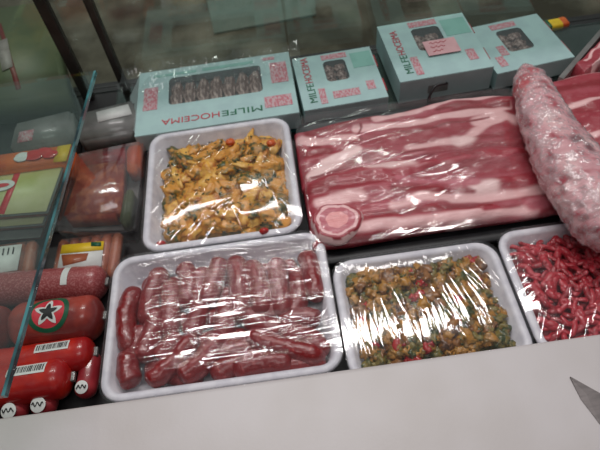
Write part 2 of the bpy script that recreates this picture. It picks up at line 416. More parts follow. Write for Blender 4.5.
# ------------------------------------------------------------------ foam trays and cling film
def tray(name, x0, x1, y0, y1, h, label, bulge, wr, seed, film='film', mat='foam', cat='tray', rim=.011):
    t = empty(name, ((x0+x1)/2, (y0+y1)/2, .0005), label, cat)
    link('tray_body', tray_mesh(x1-x0, y1-y0, h, rim), M[mat], t)
    f = link('cling_film', film_mesh(x1-x0, y1-y0, h, bulge, wr, seed), M[film], t)
    f['label'] = 'clear wrinkled cling film'
    return t
SX0, SX1, SY0, SY1, SH = -.258, .029, .2405, .443, .044
def wr_s(X, Y, s):
    w_, h_ = (SX1-SX0)/2, (SY1-SY0)/2
    return (creases(X, Y, s, 130, -w_, w_, -h_*.75, h_, lambda x, y: 1-24*max(0, (x+.02)/w_)*max(0, y/h_+.2)+3*(x < -.05), .05, .20, .00065, .0009)
            + creases(X, Y, s+1, 26, -w_, w_, -h_, h_, lambda x, y: 35, .02, .05, .0003, .0009)
            + .00034*vnoise(X/.09+7, Y/.0075+7, s+9)+.0004*vnoise(X/.05+3, Y/.03+3, s+8))
tray('foam_tray', SX0, SX1, SY0, SY1, SH, 'white foam tray of dark red sausages under cling film', .0045, wr_s, 11)
KX0, KX1, KY0, KY1, KH = -.221, .005, .4455, .679, .044
def wr_k(X, Y, s):
    w_, h_ = (KX1-KX0)/2, (KY1-KY0)/2
    return (creases(X, Y, s, 60, -w_, w_, -h_, h_, lambda x, y: 58 if x < .02 else 105, .015, .05, .0008, .0012)
            + .0010*vnoise(X/.04+7, Y/.04+7, s+9))
tray('foam_tray', KX0, KX1, KY0, KY1, KH, 'white foam tray of golden herby chicken pieces, behind the sausages', .003, wr_k, 23)
QX0, QX1, QY0, QY1, QH = .0325, .250, .224, .394, .036
def wr_q(X, Y, s):
    w_, h_ = (QX1-QX0)/2, (QY1-QY0)/2
    return (creases(X, Y, s, 90, -w_, w_, -h_, h_*.9, lambda x, y: 92+24*max(0, (x+.01)/w_), .05, .13, .00042, .0008)
            + .0007*vnoise(X/.014+7, Y/.09+7, s+9))
tray('foam_tray', QX0, QX1, QY0, QY1, QH, 'white foam tray of yellow-green diced mix, between sausages and red meat', .004, wr_q, 37)
PX0, PX1, PY0, PY1, PH = .2535, .50, .224, .404, .036
def wr_p(X, Y, s):
    w_, h_ = (PX1-PX0)/2, (PY1-PY0)/2
    return (creases(X, Y, s, 85, -w_, w_, -h_, h_, lambda x, y: 24 if y > -.02 else 60, .02, .08, .0007, .0012)
            + .0013*vnoise(X/.03+7, Y/.03+7, s+9))
tray('foam_tray', PX0, PX1, PY0, PY1, PH, 'white foam tray of shredded bright red meat at far right', .005, wr_p, 53)

# ------------------------------------------------------------------ sausages
def zpx(x, y, z): return at(90+x/2.3077, 220+y/2.3077, z)
T, Lw = .035, .020
sausages = [
 ([(103,165),(84,225),(92,300)], T, 'dark red sausage standing at the left edge, leftmost in its tray'),
 ([(165,120),(140,180),(135,235)], T, 'curved dark red sausage at the upper left of the sausage tray, second from left'),
 ([(215,92),(232,140),(222,195)], T, 'dark red sausage reaching the back rim, third from left in the back row'),
 ([(302,74),(290,130),(272,188)], T, 'dark red sausage at the middle of the back rim, left of its touching pair'),
 ([(335,80),(346,150),(348,225)], T, 'straight dark red sausage at the middle of the back rim, right of its touching pair'),
 ([(372,105),(392,160),(398,215)], T, 'dark red sausage in the back row just right of the middle pair'),
 ([(430,98),(436,155),(446,215)], T, 'dark red sausage in the back row, second from the right corner'),
 ([(500,82),(512,125),(530,178)], T, 'dark red sausage curving down at the back right corner of its tray'),
 ([(478,120),(482,170),(470,222)], T-.006, 'dark red sausage under the shiny film at right, beside the corner sausage'),
 ([(152,215),(145,262),(120,318)], T, 'dark red sausage hanging down left of the long slanted one'),
 ([(190,150),(186,205),(182,262)], T-.004, 'dark red sausage in the middle left, between two back row sausages'),
 ([(250,160),(252,215),(232,262)], T-.004, 'dark red sausage under the glare left of the tray centre'),
 ([(318,190),(312,240),(300,290)], T-.004, 'dark red sausage under the glare at the tray centre'),
 ([(90,318),(88,350),(95,388)], T, 'short dark red sausage in the near left corner of its tray'),
 ([(140,372),(180,340),(238,275)], T+.002, 'long slanted dark red sausage along the near left of its tray'),
 ([(215,368),(258,328),(302,268)], T, 'slanted dark red sausage right of the long one, near side'),
 ([(165,318),(185,292),(205,275)], T-.006, 'short dark red sausage tucked behind the long slanted one'),
 ([(290,355),(345,330),(395,318)], T-.004, 'dark red sausage lying flat at the middle of the near rim'),
 ([(340,345),(400,330),(462,345)], T-.002, 'dark red sausage curving along the near rim, right of the middle'),
 ([(372,268),(432,290),(540,322)], T+.003, 'long plump dark red sausage slanting across the near right corner'),
 ([(452,262),(505,272),(548,305)], T-.002, 'dark red sausage behind the plump one at the right edge'),
 ([(445,238),(490,225),(535,230)], T-.004, 'dark red sausage lying crosswise at the right edge, under the film streaks'),
 ([(300,305),(335,298),(370,300)], T-.004, 'short dark red sausage left of the plump slanted one'),
 ([(365,215),(395,245),(440,252)], T-.006, 'dark red sausage deep in the tray behind the plump slanted one'),
 ([(120,255),(108,290),(70,330)], T-.006, 'dark red sausage deep at the left, below the leftmost upright one'),
 ([(262,120),(255,165),(250,205)], T-.004, 'dark red sausage in the gap left of the touching back pair'),
 ([(160,345),(200,355),(250,372)], T-.014, 'dark red sausage low at the near rim under the long slanted ones'),
 ([(388,225),(420,210),(455,190)], T-.006, 'dark red sausage under the film streaks right of the tray centre'),
 ([(462,338),(505,336),(552,326)], T-.008, 'short dark red sausage end in the near right corner of its tray'),
]
for i, (pts, z, lab) in enumerate(sausages):
    r = .0140*(1+.07*rnd.uniform(-1, 1))
    P = [zpx(x, y, z+.001*rnd.uniform(-1, 1)) for x, y in pts]
    P[0] = P[0]+(P[0]-P[1]).normalized()*.006; P[-1] = P[-1]+(P[-1]-P[-2]).normalized()*.006
    # keep inside the tray walls
    for p in P:
        p.x = min(max(p.x, SX0+.021), SX1-.021); p.y = min(max(p.y, SY0+.022), SY1-.020)
    me = sweep(P, round_end(r, .15, .25), 36, 18, 1, .11, i, 'sausage')
    o = link('sausage', me, M['sausage']); origin_to(o, P[1])
    tag(o, lab, 'sausage', 'dark red sausages in the white tray')
k = 0
for y in (.285, .315, .345, .375, .402):       # the lower layer, showing in the gaps
    for xx in (-.185, -.115, -.045):
        x = xx+rnd.uniform(-.006, .006)
        P = [(x-.034, y+rnd.uniform(-.006, .006), .019), (x, y, .019), (x+.034, y+rnd.uniform(-.006, .006), .019)]
        me = sweep(P, round_end(.0128, .15, .25), 24, 14, 1, .08, 60+k, 'sausage'); k += 1
        o = link('sausage', me, M['sausage']); origin_to(o, P[1])
        tag(o, 'dark red sausage at the bottom of the tray, mostly under the others', 'sausage', 'lower layer of sausages in the white tray')

# ------------------------------------------------------------------ heaps of pieces
def heap(x0, x1, y0, y1, z0, h, nx, ny, jit, kinds, layers, seed, tilt=.6):
    rg = random.Random(seed)
    for L in range(layers):
        for i in range(nx):
            for j in range(ny):
                u = (i+.5+(.5 if (j+L) % 2 else 0)*.6)/nx; v = (j+.5)/ny
                x = x0+(x1-x0)*min(max(u+rg.uniform(-jit, jit)/nx, .02), .98); y = y0+(y1-y0)*min(max(v+rg.uniform(-jit, jit)/ny, .02), .98)
                U = 2*(x-x0)/(x1-x0)-1; V = 2*(y-y0)/(y1-y0)-1
                z = z0+h*(.35+.65*(1-U**4)*(1-V**4))*(L+1)/layers+rg.uniform(-.002, .002)
                mset, mat, lab, cat, grp, nm = kinds(rg)
                src = mset[rg.randrange(len(mset))]
                key = (src.name, mat)
                if key not in heap.cache:
                    m2 = src.copy(); m2.materials.clear(); m2.materials.append(M[mat]); m2.shade_smooth(); heap.cache[key] = m2
                o = bpy.data.objects.new(nm, heap.cache[key]); COL.objects.link(o)
                o.location = (x, y, z); o.rotation_euler = (rg.uniform(-tilt, tilt), rg.uniform(-tilt, tilt), rg.uniform(0, 6.28))
                s = rg.uniform(.85, 1.18); o.scale = (s, s, s)
                tag(o, lab, cat, grp)
heap.cache = {}
chunks = [blob_mesh('chicken', *[(.018, .013, .008), (.022, .010, .008), (.015, .014, .009), (.024, .009, .007), (.017, .012, .010), (.020, .014, .007)][k % 6], .55, 1.7, k+1) for k in range(9)]
def kk(rg):
    q = rg.random()
    return (chunks, 'chicken' if q < .45 else 'chicken2' if q < .68 else 'chicken3', 'piece of golden marinated chicken heaped in the squarish white tray', 'chicken piece', 'marinated chicken pieces in the white tray', 'chicken_piece')
heap(KX0+.030, KX1-.030, KY0+.030, KY1-.028, .016, .021, 9, 9, .35, kk, 2, 5, .5)
dices = [blob_mesh('dice', .0072*s, .0058*s, .0050*s, .75, 1.8, 20+k, 3) for k, s in enumerate((1, 1.3, .85, 1.1, 1.6, .9))]
def qk(rg):
    q = rg.random()
    if q < .06: return (dices, 'redpepper', 'small piece of red pepper in the yellow-green diced mix', 'pepper', 'red pepper bits in the diced mix', 'pepper_piece')
    if q < .32: return (dices, 'olivedice', 'olive green diced piece in the tray of yellow-green mix', 'diced piece', 'olive green dice in the tray', 'diced_piece')
    if q < .55: return (dices, 'browndice', 'brownish diced piece in the tray of yellow-green mix', 'diced piece', 'brownish dice in the tray', 'diced_piece')
    return (dices, 'yellowdice', 'yellow diced piece in the tray of yellow-green mix', 'diced piece', 'yellow dice in the tray', 'diced_piece')
heap(QX0+.019, QX1-.019, QY0+.017, QY1-.018, .014, .019, 20, 14, .45, qk, 1, 6, .6)
def strip_mesh(k):
    rg = random.Random(90+k); L = rg.uniform(.010, .017)
    P = [Vector((-L, rg.uniform(-.004, .004), rg.uniform(-.002, .002))), Vector((-L*.3, rg.uniform(-.005, .005), .002)), Vector((L*.4, rg.uniform(-.005, .005), -.001)), Vector((L, rg.uniform(-.004, .004), rg.uniform(-.002, .002)))]
    return sweep(P, round_end(rg.uniform(.0032, .0052), .22, .3), 14, 8, .8, .35, 90+k, 'strip')
strips = [strip_mesh(k) for k in range(9)]
def pk(rg):
    return (strips, 'mince' if rg.random() < .6 else 'mince2', 'shred of bright red raw meat heaped in the far right tray', 'meat shred', 'shredded red meat in the right tray', 'meat_shred')
heap(PX0+.019, PX1-.019, PY0+.017, PY1-.018, .016, .019, 19, 15, .45, pk, 1, 8, .5)
def bed(name, x0, x1, y0, y1, zt, h, mat, label, cat, seed, kind='stuff'):
    def zf(X, Y):
        U = 2*(X-x0)/(x1-x0)-1; V = 2*(Y-y0)/(y1-y0)-1
        return .006+(zt-.006+h*(1-U**4)*(1-V**4)+.003*vnoise(X/.008+3, Y/.008+3, seed))*np.clip((1-np.maximum(abs(U), abs(V)))*9, 0, 1)
    o = link(name, grid(np.linspace(x0, x1, 70), np.linspace(y0, y1, 70), zf), M[mat]); tag(o, label, cat, kind=kind)
bed('marinade', KX0+.022, KX1-.022, KY0+.022, KY1-.022, .017, .012, 'marinade', 'dark herby marinade beneath the golden chicken pieces', 'marinade', 71)
bed('vegetable_mix', QX0+.020, QX1-.020, QY0+.020, QY1-.020, .011, .008, 'olivedice', 'fine yellow-green mix beneath the diced pieces', 'vegetable mix', 72)
bed('minced_meat', PX0+.020, PX1-.020, PY0+.020, PY1-.020, .013, .008, 'mince2', 'fine red meat beneath the shreds in the right tray', 'minced meat', 73)
# chopped herbs over the chicken: uncountable
vs, fs = [], []
for q in range(260):
    x = rnd.uniform(KX0+.032, KX1-.032); y = rnd.uniform(KY0+.032, KY1-.030)
    U = 2*(x-KX0)/(KX1-KX0)-1; V = 2*(y-KY0)/(KY1-KY0)-1
    z = .016+.021*(.35+.65*(1-U**4)*(1-V**4))+.004+rnd.uniform(-.004, .005); a = rnd.uniform(0, 6.28); s = rnd.uniform(.0012, .0038); b = len(vs)
    for da, rr in ((0, 1), (1.4, .5), (3.1, 1), (4.6, .55)):
        vs.append((x+s*rr*math.cos(a+da), y+s*rr*math.sin(a+da), z+rnd.uniform(-.0007, .0007)))
    vs.append((x, y, z+.0008)); vs.append((x, y, z-.0008))
    for k in range(4): fs += [(b+k, b+(k+1) % 4, b+4), (b+(k+1) % 4, b+k, b+5)]
tag(link('chopped_herb', mesh('chopped_herb', vs, fs), M['herb']), 'chopped green herbs scattered over the golden chicken', 'herbs', kind='stuff')
pep = blob_mesh('pepper', .006, .005, .004, .3, 1.4, 55, 3); pep.materials.append(M['redpepper']); pep.shade_smooth()
pep2 = blob_mesh('pepper', .0075, .006, .005, .3, 1.4, 56, 3); pep2.materials.append(M['orangepepper']); pep2.shade_smooth()
for px, py, z, m_, lab in ((161, 244, .038, pep, 'red pepper piece in the near left corner of the chicken tray'), (264, 231, .046, pep, 'red pepper piece at the near edge of the chicken tray, right of centre'),
                           (230, 142, .050, pep2, 'orange pepper piece at the far edge of the chicken tray'), (271, 143, .050, pep2, 'orange pepper piece at the far right corner of the chicken tray')):
    o = link('pepper_piece', m_, None); o.location = at(px, py, z); tag(o, lab, 'pepper')

# ------------------------------------------------------------------ meat slabs on the black tray
RED, DEEP, PINK, FAT, PALE = [np.array(lin(c)) for c in ((156, 52, 64), (134, 30, 40), (184, 94, 106), (228, 180, 180), (236, 200, 198))]
def slab(name, top, bot, z, th, strokes, label, seed, cat='meat', base=RED, n=200, m=80, holes=(), group=None, fat_edge=0):
    Tp = catmull([at(x, y, z) for x, y in top], n-1); Bp = catmull([at(x, y, z) for x, y in bot], n-1)
    U, V = np.meshgrid(np.linspace(0, 1, n), np.linspace(0, 1, m), indexing='ij')
    tp = np.array([tuple(p) for p in Tp]); bp = np.array([tuple(p) for p in Bp])
    X = bp[:, None, 0]*(1-V)+tp[:, None, 0]*V; Y = bp[:, None, 1]*(1-V)+tp[:, None, 1]*V
    edge = np.minimum(np.minimum(U*1.0*(n/m), (1-U)*(n/m)), np.minimum(V, 1-V))
    prof = np.sqrt(np.clip(1-(1-np.clip(edge/.13, 0, 1))**2, 0, 1))
    Z = z-th+th*prof+(.0050*vnoise(X/.06+5, Y/.024+5, seed)+.0020*vnoise(X/.018+5, Y/.010+5, seed+1))*prof
    # colour of the cut; some strokes paint crease shade and film glare
    wx = X+.005*vnoise(X/.03+11, Y/.015+11, seed+2); wy = Y+.004*vnoise(X/.035+31, Y/.02+31, seed+3)
    lean = base+(DEEP-base)*(.55*sstep(-.1, .6, vnoise(X/.05+3, Y/.018+3, seed+4)))[..., None]
    colr = lean+(PINK-lean)*(.5*sstep(0, .7, vnoise(X/.06+13, Y/.010+13, seed+6)))[..., None]
    for pts, wpx, colx, soft in strokes:
        P = [at(x, y, z) for x, y in pts]; d = seg_dist(wx, wy, [(p.x, p.y) for p in P])
        w_ = wpx*.00150
        wgt = 1-sstep(w_*(1-soft), w_*(1+soft), d)
        colr = colr+(colx-colr)*wgt[..., None]
    if fat_edge:
        wgt = 1-sstep(fat_edge*.6, fat_edge*1.4, np.minimum(V, 1-V)*m*.0012); colr = colr+(FAT-colr)*wgt[..., None]
    vs = np.stack([X, Y, Z], -1).reshape(-1, 3).tolist(); idx = np.arange(n*m).reshape(n, m)
    fs = np.stack([idx[:-1, :-1], idx[1:, :-1], idx[1:, 1:], idx[:-1, 1:]], -1).reshape(-1, 4).tolist()
    rimv = list(idx[:, 0])+list(idx[-1, 1:])+list(idx[-2::-1, -1])+list(idx[0, -2:0:-1])
    fs.append(tuple(int(q) for q in reversed(rimv)))
    me = mesh(name, vs, fs); set_col(me, colr.reshape(-1, 3))
    o = link(name, me, M['meat']); origin_to(o, (float(X.mean()), float(Y.mean()), z-th)); tag(o, label, cat, group)
    return o
def zz(pts): return [(290+x/3, 80+y/3) for x, y in pts]
def z5(pts): return [(450+x/4, 150+y/4) for x, y in pts]
back = [(zz([(60, 160), (190, 120), (330, 100)]), 4, DEEP, .5), (zz([(190, 140), (330, 130), (450, 115), (600, 85), (660, 75)]), 4.2, FAT, .35), (zz([(250, 115), (380, 85), (450, 60), (600, 45), (690, 45)]), 3.6, FAT, .4),
        (zz([(30, 185), (120, 185), (190, 165)]), 6, FAT, .4), (zz([(60, 202), (85, 204)]), 3, DEEP, .4), (zz([(70, 282), (130, 245), (190, 220)]), 8, PALE, .3),
        (zz([(360, 205), (440, 190), (520, 182), (560, 150), (640, 110)]), 4.5, FAT, .5), (zz([(500, 185), (540, 180)]), 7, PALE, .5),
        (zz([(50, 225), (110, 215)]), 5, DEEP, .5), (zz([(250, 170), (380, 165), (480, 150)]), 6, RED, .6), (zz([(450, 80), (560, 65)]), 4, DEEP, .5),
        ([(478, 120), (500, 112), (514, 118)], 7, FAT, .4), ([(455, 110), (485, 106), (510, 104)], 3, DEEP, .5), (zz([(60, 292), (160, 262), (250, 240), (400, 215)]), 1.6, DEEP, .6), (zz([(205, 130), (215, 180), (190, 200)]), 1.5, DEEP, .6), (zz([(330, 150), (450, 140), (600, 108)]), 1.5, DEEP, .6)]  # thin DEEP strokes at the end paint shade into the creases
slab('meat_slab', [(293, 131), (330, 121), (360, 116), (400, 108), (440, 98), (480, 93), (520, 94)], [(301, 188), (340, 176), (370, 168), (425, 159), (490, 152), (532, 152)], .046, .014, back,
     'streaky red meat slab at the back of the black tray', 301)
front = [(zz([(240, 250), (300, 245), (360, 238)]), 7, PALE, .6), (zz([(310, 375), (400, 350), (480, 345), (600, 340)]), 5.5, FAT, .45), (z5([(0, 190), (150, 178), (300, 165), (400, 150)]), 5.5, FAT, .5),  # first PALE stroke paints film glare along with fat
         (z5([(110, 145), (160, 140)]), 7, PALE, .5), (zz([(330, 290), (420, 300), (560, 300)]), 3, PINK, .6), (zz([(200, 440), (330, 430), (420, 415), (560, 400)]), 5, FAT, .5), (z5([(0, 300), (100, 270), (250, 245), (330, 225)]), 4, FAT, .5),
         (z5([(330, 210), (420, 195), (480, 215)]), 5, PINK, .5), (z5([(410, 160), (440, 185), (470, 200)]), 4, DEEP, .5), (zz([(60, 330), (110, 320)]), 8, DEEP, .5), (zz([(80, 375), (180, 350), (220, 345)]), 5, FAT, .5),
         (zz([(310, 320), (420, 330), (540, 325)]), 3.5, DEEP, .6), (zz([(300, 400), (450, 385), (600, 370)]), 3, DEEP, .5), (z5([(80, 90), (220, 70), (330, 50)]), 6, RED, .6), (z5([(280, 10), (320, 40), (350, 80)]), 4, DEEP, .5),
         (z5([(440, 215), (470, 240), (490, 260)]), 3.5, FAT, .5)]
slab('meat_slab', [(301, 180), (340, 167), (370, 160), (425, 150), (490, 143), (520, 143), (537, 150)], [(312, 245), (350, 241), (390, 234), (440, 226), (500, 218), (545, 211), (575, 205)], .050, .016, front,
     'streaky red meat slab at the front of the black tray, above the diced mix', 305)
# round rolled slice
c = at(337, 222, .052); n, m = 72, 26; vs = []; cols = []
for i in range(m):
    t = i/(m-1)
    for k in range(n):
        a = 2*math.pi*k/n; rr = .032*t*(1+.05*math.sin(3*a+1)+.03*math.sin(7*a))
        z = .010*(1-max(0, (t-.85)/.15)**2)+.001*mnoise.noise(Vector((rr*math.cos(a), rr*math.sin(a), .3))*120)
        vs.append((1.12*rr*math.cos(a), rr*math.sin(a), z))
        tw = t+.03*mnoise.noise(Vector((math.cos(a)*2, math.sin(a)*2, t*3)))
        col = PALE if tw > .93 else RED if tw > .80 else FAT if tw > .68 else PINK if tw > .42 else np.array(lin((226, 150, 150)))
        cols.append(col)
for k in range(n):
    vs.append((vs[(m-1)*n+k][0], vs[(m-1)*n+k][1], -.004)); cols.append(FAT)
fs = [(i*n+k, (i+1)*n+k, (i+1)*n+(k+1) % n, i*n+(k+1) % n) for i in range(m) for k in range(n)]; fs.append(tuple(m*n+k for k in reversed(range(n))))
me = mesh('rolled_meat_slice', vs, fs); set_col(me, np.array(cols)); o = link('rolled_meat_slice', me, M['meat']); o.location = (c.x, c.y, .048)
tag(o, 'round rolled pink meat slice with a fat rim, beside the chicken tray', 'meat')
# black tray and its film
bx0, bx1, by0, by1 = .014, .372, at(480, 243, .031).y, .672
bt = empty('black_tray', ((bx0+bx1)/2, (by0+by1)/2, .0005), 'flat black foam tray under the streaky meat slabs', 'tray')
link('tray_body', tray_mesh(bx1-bx0, by1-by0, .031, .016, .012, .02, .024), M['black_foam'], bt)
def wr_b(X, Y, s):
    w_, h_ = (bx1-bx0)/2, (by1-by0)/2
    return (creases(X, Y, s, 110, -w_, w_, -h_, h_, lambda x, y: 16 if x < .05 else 6, .05, .18, .0007, .0012)
            + creases(X, Y, s+1, 22, -w_, w_*.2, -h_, h_*.3, lambda x, y: 55, .015, .05, .0005, .0014)
            + .0020*vnoise(X/.07+7, Y/.035+7, s+9))
fl = link('cling_film', film_mesh(bx1-bx0-.003, by1-by0-.020, .046, .003, wr_b, 67), M['film_hazy'], bt); fl.location.y = .0085; fl['label'] = 'clear cling film stretched over the meat'

# second slab at the right edge, and the one leaning behind it
right = [([(545, 78), (575, 74), (620, 66)], 5, FAT, .4), ([(550, 92), (600, 84), (640, 78)], 5, DEEP, .5), ([(556, 108), (600, 98), (640, 92)], 3, FAT, .5), ([(560, 122), (600, 115), (640, 110)], 6, RED, .5), ([(575, 140), (640, 126)], 3.5, FAT, .5)]
slab('meat_slab', [(528, 78), (560, 72), (600, 64), (660, 52)], [(556, 160), (590, 156), (625, 150), (700, 138)], .050, .050, right, 'streaky red meat slab at the right edge, behind the wrapped joint', 311)
far = [([(584, 62), (600, 44), (625, 16)], 1.5, FAT, .4), ([(592, 66), (612, 46)], 1.5, PALE, .5)]
slab('meat_slab', [(573, 66), (588, 50), (606, 30), (640, -8)], [(584, 74), (600, 62), (620, 44), (656, 8)], .050, .044, far, 'narrow strip of red and white meat at the top right corner', 317)
sq = [(543, 18), (566, 14), (570, 22), (547, 26)]
p, q = at(560, 68, .06), at(602, 20, .06)
dd = (q-p).normalized(); nn = Vector((-dd.y, dd.x, 0))
vs = [];
for pt in (p, q+dd*.05):
    for o_, z in ((-.004, .0), (.004, .0), (.004, .05), (-.004, .05)): vs.append(tuple(Vector((pt.x, pt.y, z))+nn*o_-Vector((0, .012, 0))))
st = link('metal_divider', mesh('metal_divider', vs, [(0, 1, 2, 3), (7, 6, 5, 4), (0, 4, 5, 1), (1, 5, 6, 2), (2, 6, 7, 3), (3, 7, 4, 0)]), M['plasticgrey'], smooth=False)
tag(st, 'slanting dark grey divider strip beside the meat at the top right', 'divider')

sp = link('reflection_packet', box_mesh(-.022, .022, -.012, .012, 0, .014, .005, 3), M['yellow'])  # coloured packet added to stand in for a reflection
sp.location = tuple(at(557, 21, .015)-Vector((0, 0, .0145))); sp.rotation_euler.z = .1; tag(sp, 'tiny yellow and red packet standing in for a reflection, behind the rightmost mint box', 'packet')
link('red_end', box_mesh(.004, .0222, -.0122, .0122, .0005, .0143, .005, 3), M['orangelabel'], sp); link('green_end', box_mesh(-.0222, -.010, -.0122, .0122, .0005, .0143, .005, 3), M['green'], sp)
# wrapped joint
jp = [at(525, 66, .070), at(533, 88, .078), at(547, 124, .084), at(574, 172, .089), at(606, 214, .088), at(630, 240, .084)]
jr = [(.0, .006), (.05, .013), (.13, .024), (.22, .029), (.4, .036), (.6, .044), (.8, .047), (.95, .040), (1, .01)]
def jrad(t):
    for (a, ra), (b, rb) in zip(jr[:-1], jr[1:]):
        if t <= b:
            s = (t-a)/(b-a); s = s*s*(3-2*s); return ra+(rb-ra)*s
    return .01
jt = empty('wrapped_meat_joint', (jp[2].x, jp[2].y, .045), 'pale pink meat joint tightly wrapped in crinkled film, lying across the slabs', 'meat joint')
me = sweep(jp, jrad, 120, 56, .8, .09, 3, 'joint'); me.transform(Matrix.Translation(-jt.location))
cols = []
for v in me.vertices:
    P = v.co*28; a = mnoise.noise(P); b = mnoise.noise(P*2.7+Vector((5, 1, 2)))
    col = np.array(lin((200, 148, 153))); k = min(max((a+.1)*1.6, 0), 1); col = col+(np.array(lin((214, 176, 176)))-col)*k
    k = min(max((b-.12)*2.5, 0), 1); col = col+(np.array(lin((160, 74, 84)))-col)*k
    cols.append(col)
cols = np.array(cols)
co = np.array([tuple(v.co+jt.location) for v in me.vertices])
for (px, py, rr, cc) in ((523, 78, .020, (176, 40, 52)), (517, 86, .018, (186, 52, 60)), (571, 150, .013, (84, 30, 42)), (584, 160, .010, (84, 32, 44)), (520, 60, .012, (160, 40, 50)), (533, 66, .014, (168, 60, 70))):
    P = at(px, py, .10); d = np.hypot(co[:, 0]-P.x, co[:, 1]-P.y); wv = (1-sstep(rr*.4, rr, d))[:, None]*.8
    cols = cols+(np.array(lin(cc))-cols)*wv
set_col(me, cols); link('joint', me, M['meat'], jt)
me = sweep(jp, lambda t: jrad(t)+.0022, 220, 120, .8, .09, 3, 'film')
NR = [v.normal.copy() for v in me.vertices]
for v, nr_ in zip(me.vertices, NR):
    q = v.co*170; k = 1-abs(mnoise.noise(q)); k2 = 1-abs(mnoise.noise(v.co*380+Vector((3, 1, 8))))
    v.co = v.co+nr_*(.0022*k*k*k+.0014*k2*k2*k2)
me.transform(Matrix.Translation(-jt.location))
link('cling_film', me, M['film_crinkle'], jt)['label'] = 'tight crinkled clear film'

# ------------------------------------------------------------------ mint boxes
def carton(quad, z, h, label, text_at, win, stamps, where, nrow=(4, 2)):
    """quad: far-left, far-right, near-right, near-left pixels of the top face"""
    a, b, c, d = [at(x, y, z) for x, y in quad]
    ctr = (a+b+c+d)/4; ex = ((b-a)+(c-d)); ang = math.atan2(ex.y, ex.x)
    wx = ((b-a).length+(c-d).length)/2; wy = ((a-d).length+(b-c).length)/2
    z0 = z-h
    t = empty('pastry_box', (ctr.x, ctr.y, z0), label, 'box', 'mint pastry boxes along the glass', rz=ang)
    X, Y = wx/2, wy/2
    wx0, wx1, wy0, wy1 = win
    # carton with a real opening in its lid: four walls, floor, lid ring
    inner = rrect(wx0*wx-X, wx1*wx-X, wy0*wy-Y, wy1*wy-Y, .008, 5)
    bm = bmesh.new()
    outer = [(X, Y), (-X, Y), (-X, -Y), (X, -Y)]
    ov = [bm.verts.new((x, y, h)) for x, y in outer]; iv = [bm.verts.new((x, y, h)) for x, y in inner]; nI = len(inner)
    g = nI//4
    for s in range(4):
        seq = iv[s*g:(s+1)*g]
        for k in range(g-1): bm.faces.new((ov[s], seq[k+1], seq[k]))
        nx_ = iv[((s+1) % 4)*g]
        bm.faces.new((ov[s], ov[(s+1) % 4], nx_, seq[-1]))
    bv = [bm.verts.new((x, y, 0.0)) for x, y in outer]
    for s in range(4): bm.faces.new((ov[s], bv[s], bv[(s+1) % 4], ov[(s+1) % 4]))
    bm.faces.new(list(reversed(bv)))
    bmesh.ops.recalc_face_normals(bm, faces=bm.faces)
    me = bpy.data.meshes.new('carton'); bm.to_mesh(me); bm.free()
    link('carton', me, M['mint'], t, False)
    wm = mesh('window', [(x, y, h-.0006) for x, y in inner], [tuple(range(nI))]); link('window_film', wm, M['clear'], t, False)['label'] = 'clear window in the lid'
    link('front_panel', box_mesh(-X+.001, X-.001, -Y-.0006, -Y-.0001, .001, h-.001), M['mintside'], t, False)
    for (u0, u1, v0, v1, mm, nm) in stamps:
        link(nm, box_mesh(u0*wx-X, u1*wx-X, v0*wy-Y, v1*wy-Y, h+.0001, h+.0005), M[mm], t, False)
    if text_at:
        u, v, rot, ws, size = text_at
        L = ws
        dx, dy = math.cos(R(rot)), math.sin(R(rot))
        x, y = u*wx-X, v*wy-Y
        text_obj('lettering', 'MILFE', size, M['inkgreen'], t, (x, y, h+.0006), (0, 0, R(rot)), L*.40, 0)
        text_obj('lettering', 'HOCEIMA', size, M['inkred'], t, (x+dx*L*.425, y+dy*L*.425, h+.0006), (0, 0, R(rot)), L*.575, 0)
    # the pastries inside, seen through the window
    nxr, nyr = nrow
    cw, cd = (wx1-wx0)*wx, (wy1-wy0)*wy
    for i in range(nxr):
        for j in range(nyr):
            me = carton.pm[(i+j) % 3]
            o = link('pastry', me)
            lx = wx0*wx-X+cw*(i+.5)/nxr; ly = wy0*wy-Y+cd*(j+.5)/nyr
            p = Matrix.Rotation(ang, 3, 'Z') @ Vector((lx, ly, 0))
            o.location = (ctr.x+p.x, ctr.y+p.y, z0+h*.60); o.rotation_euler = (0, 0, ang)
            o.scale = (cw/nxr*.48/.01, cd/nyr*.48/.01, 1)
            tag(o, 'dark brown pastry behind the window of the '+where, 'pastry', 'pastries in the '+where)
    return t, wx, wy, X, Y, h
carton.pm = []
for k in range(3):
    me = blob_mesh('pastry', .0105, .0105, .009, .35, 2.2, 40+k, 3); me.materials.append(M['pastry']); me.shade_smooth(); carton.pm.append(me)
S = 'print'
t1 = carton([(133, 76), (286, 51), (302, 113), (142, 134)], .047, .034, 'wide mint green pastry box with upside-down lettering, leftmost of the boxes',
       (.79, .15, 180, .168, .019), (.20, .80, .40, .84), [(.04, .13, .36, .72, 'stamp', 'printed_block'), (.86, .97, .50, .84, 'stamp', 'printed_block'), (.80, .97, .13, .30, 'stamp', 'printed_block'), (.10, .38, .88, .92, 'mintdark', 'lid_stripe'), (.42, .76, .88, .93, 'mintdark', 'lid_stripe'), (.82, .90, .90, .95, 'stamp', 'printed_block')], 'wide leftmost mint box', (7, 1))
fl_ = link('side_flap', mesh('flap', [(-t1[3], t1[4]*.95, t1[5]-.001), (-t1[3], -t1[4]*.9, t1[5]-.001), (-t1[3]-.022, -t1[4]*.1, .004), (-t1[3]-.026, t1[4]*.75, .004),
    (-t1[3], t1[4]*.95, t1[5]-.002), (-t1[3], -t1[4]*.9, t1[5]-.002), (-t1[3]-.022, -t1[4]*.1, .003), (-t1[3]-.026, t1[4]*.75, .003)], [(0, 1, 2, 3), (7, 6, 5, 4), (1, 5, 6, 2), (2, 6, 7, 3), (3, 7, 4, 0)]), M['mintside'], t1[0], False)
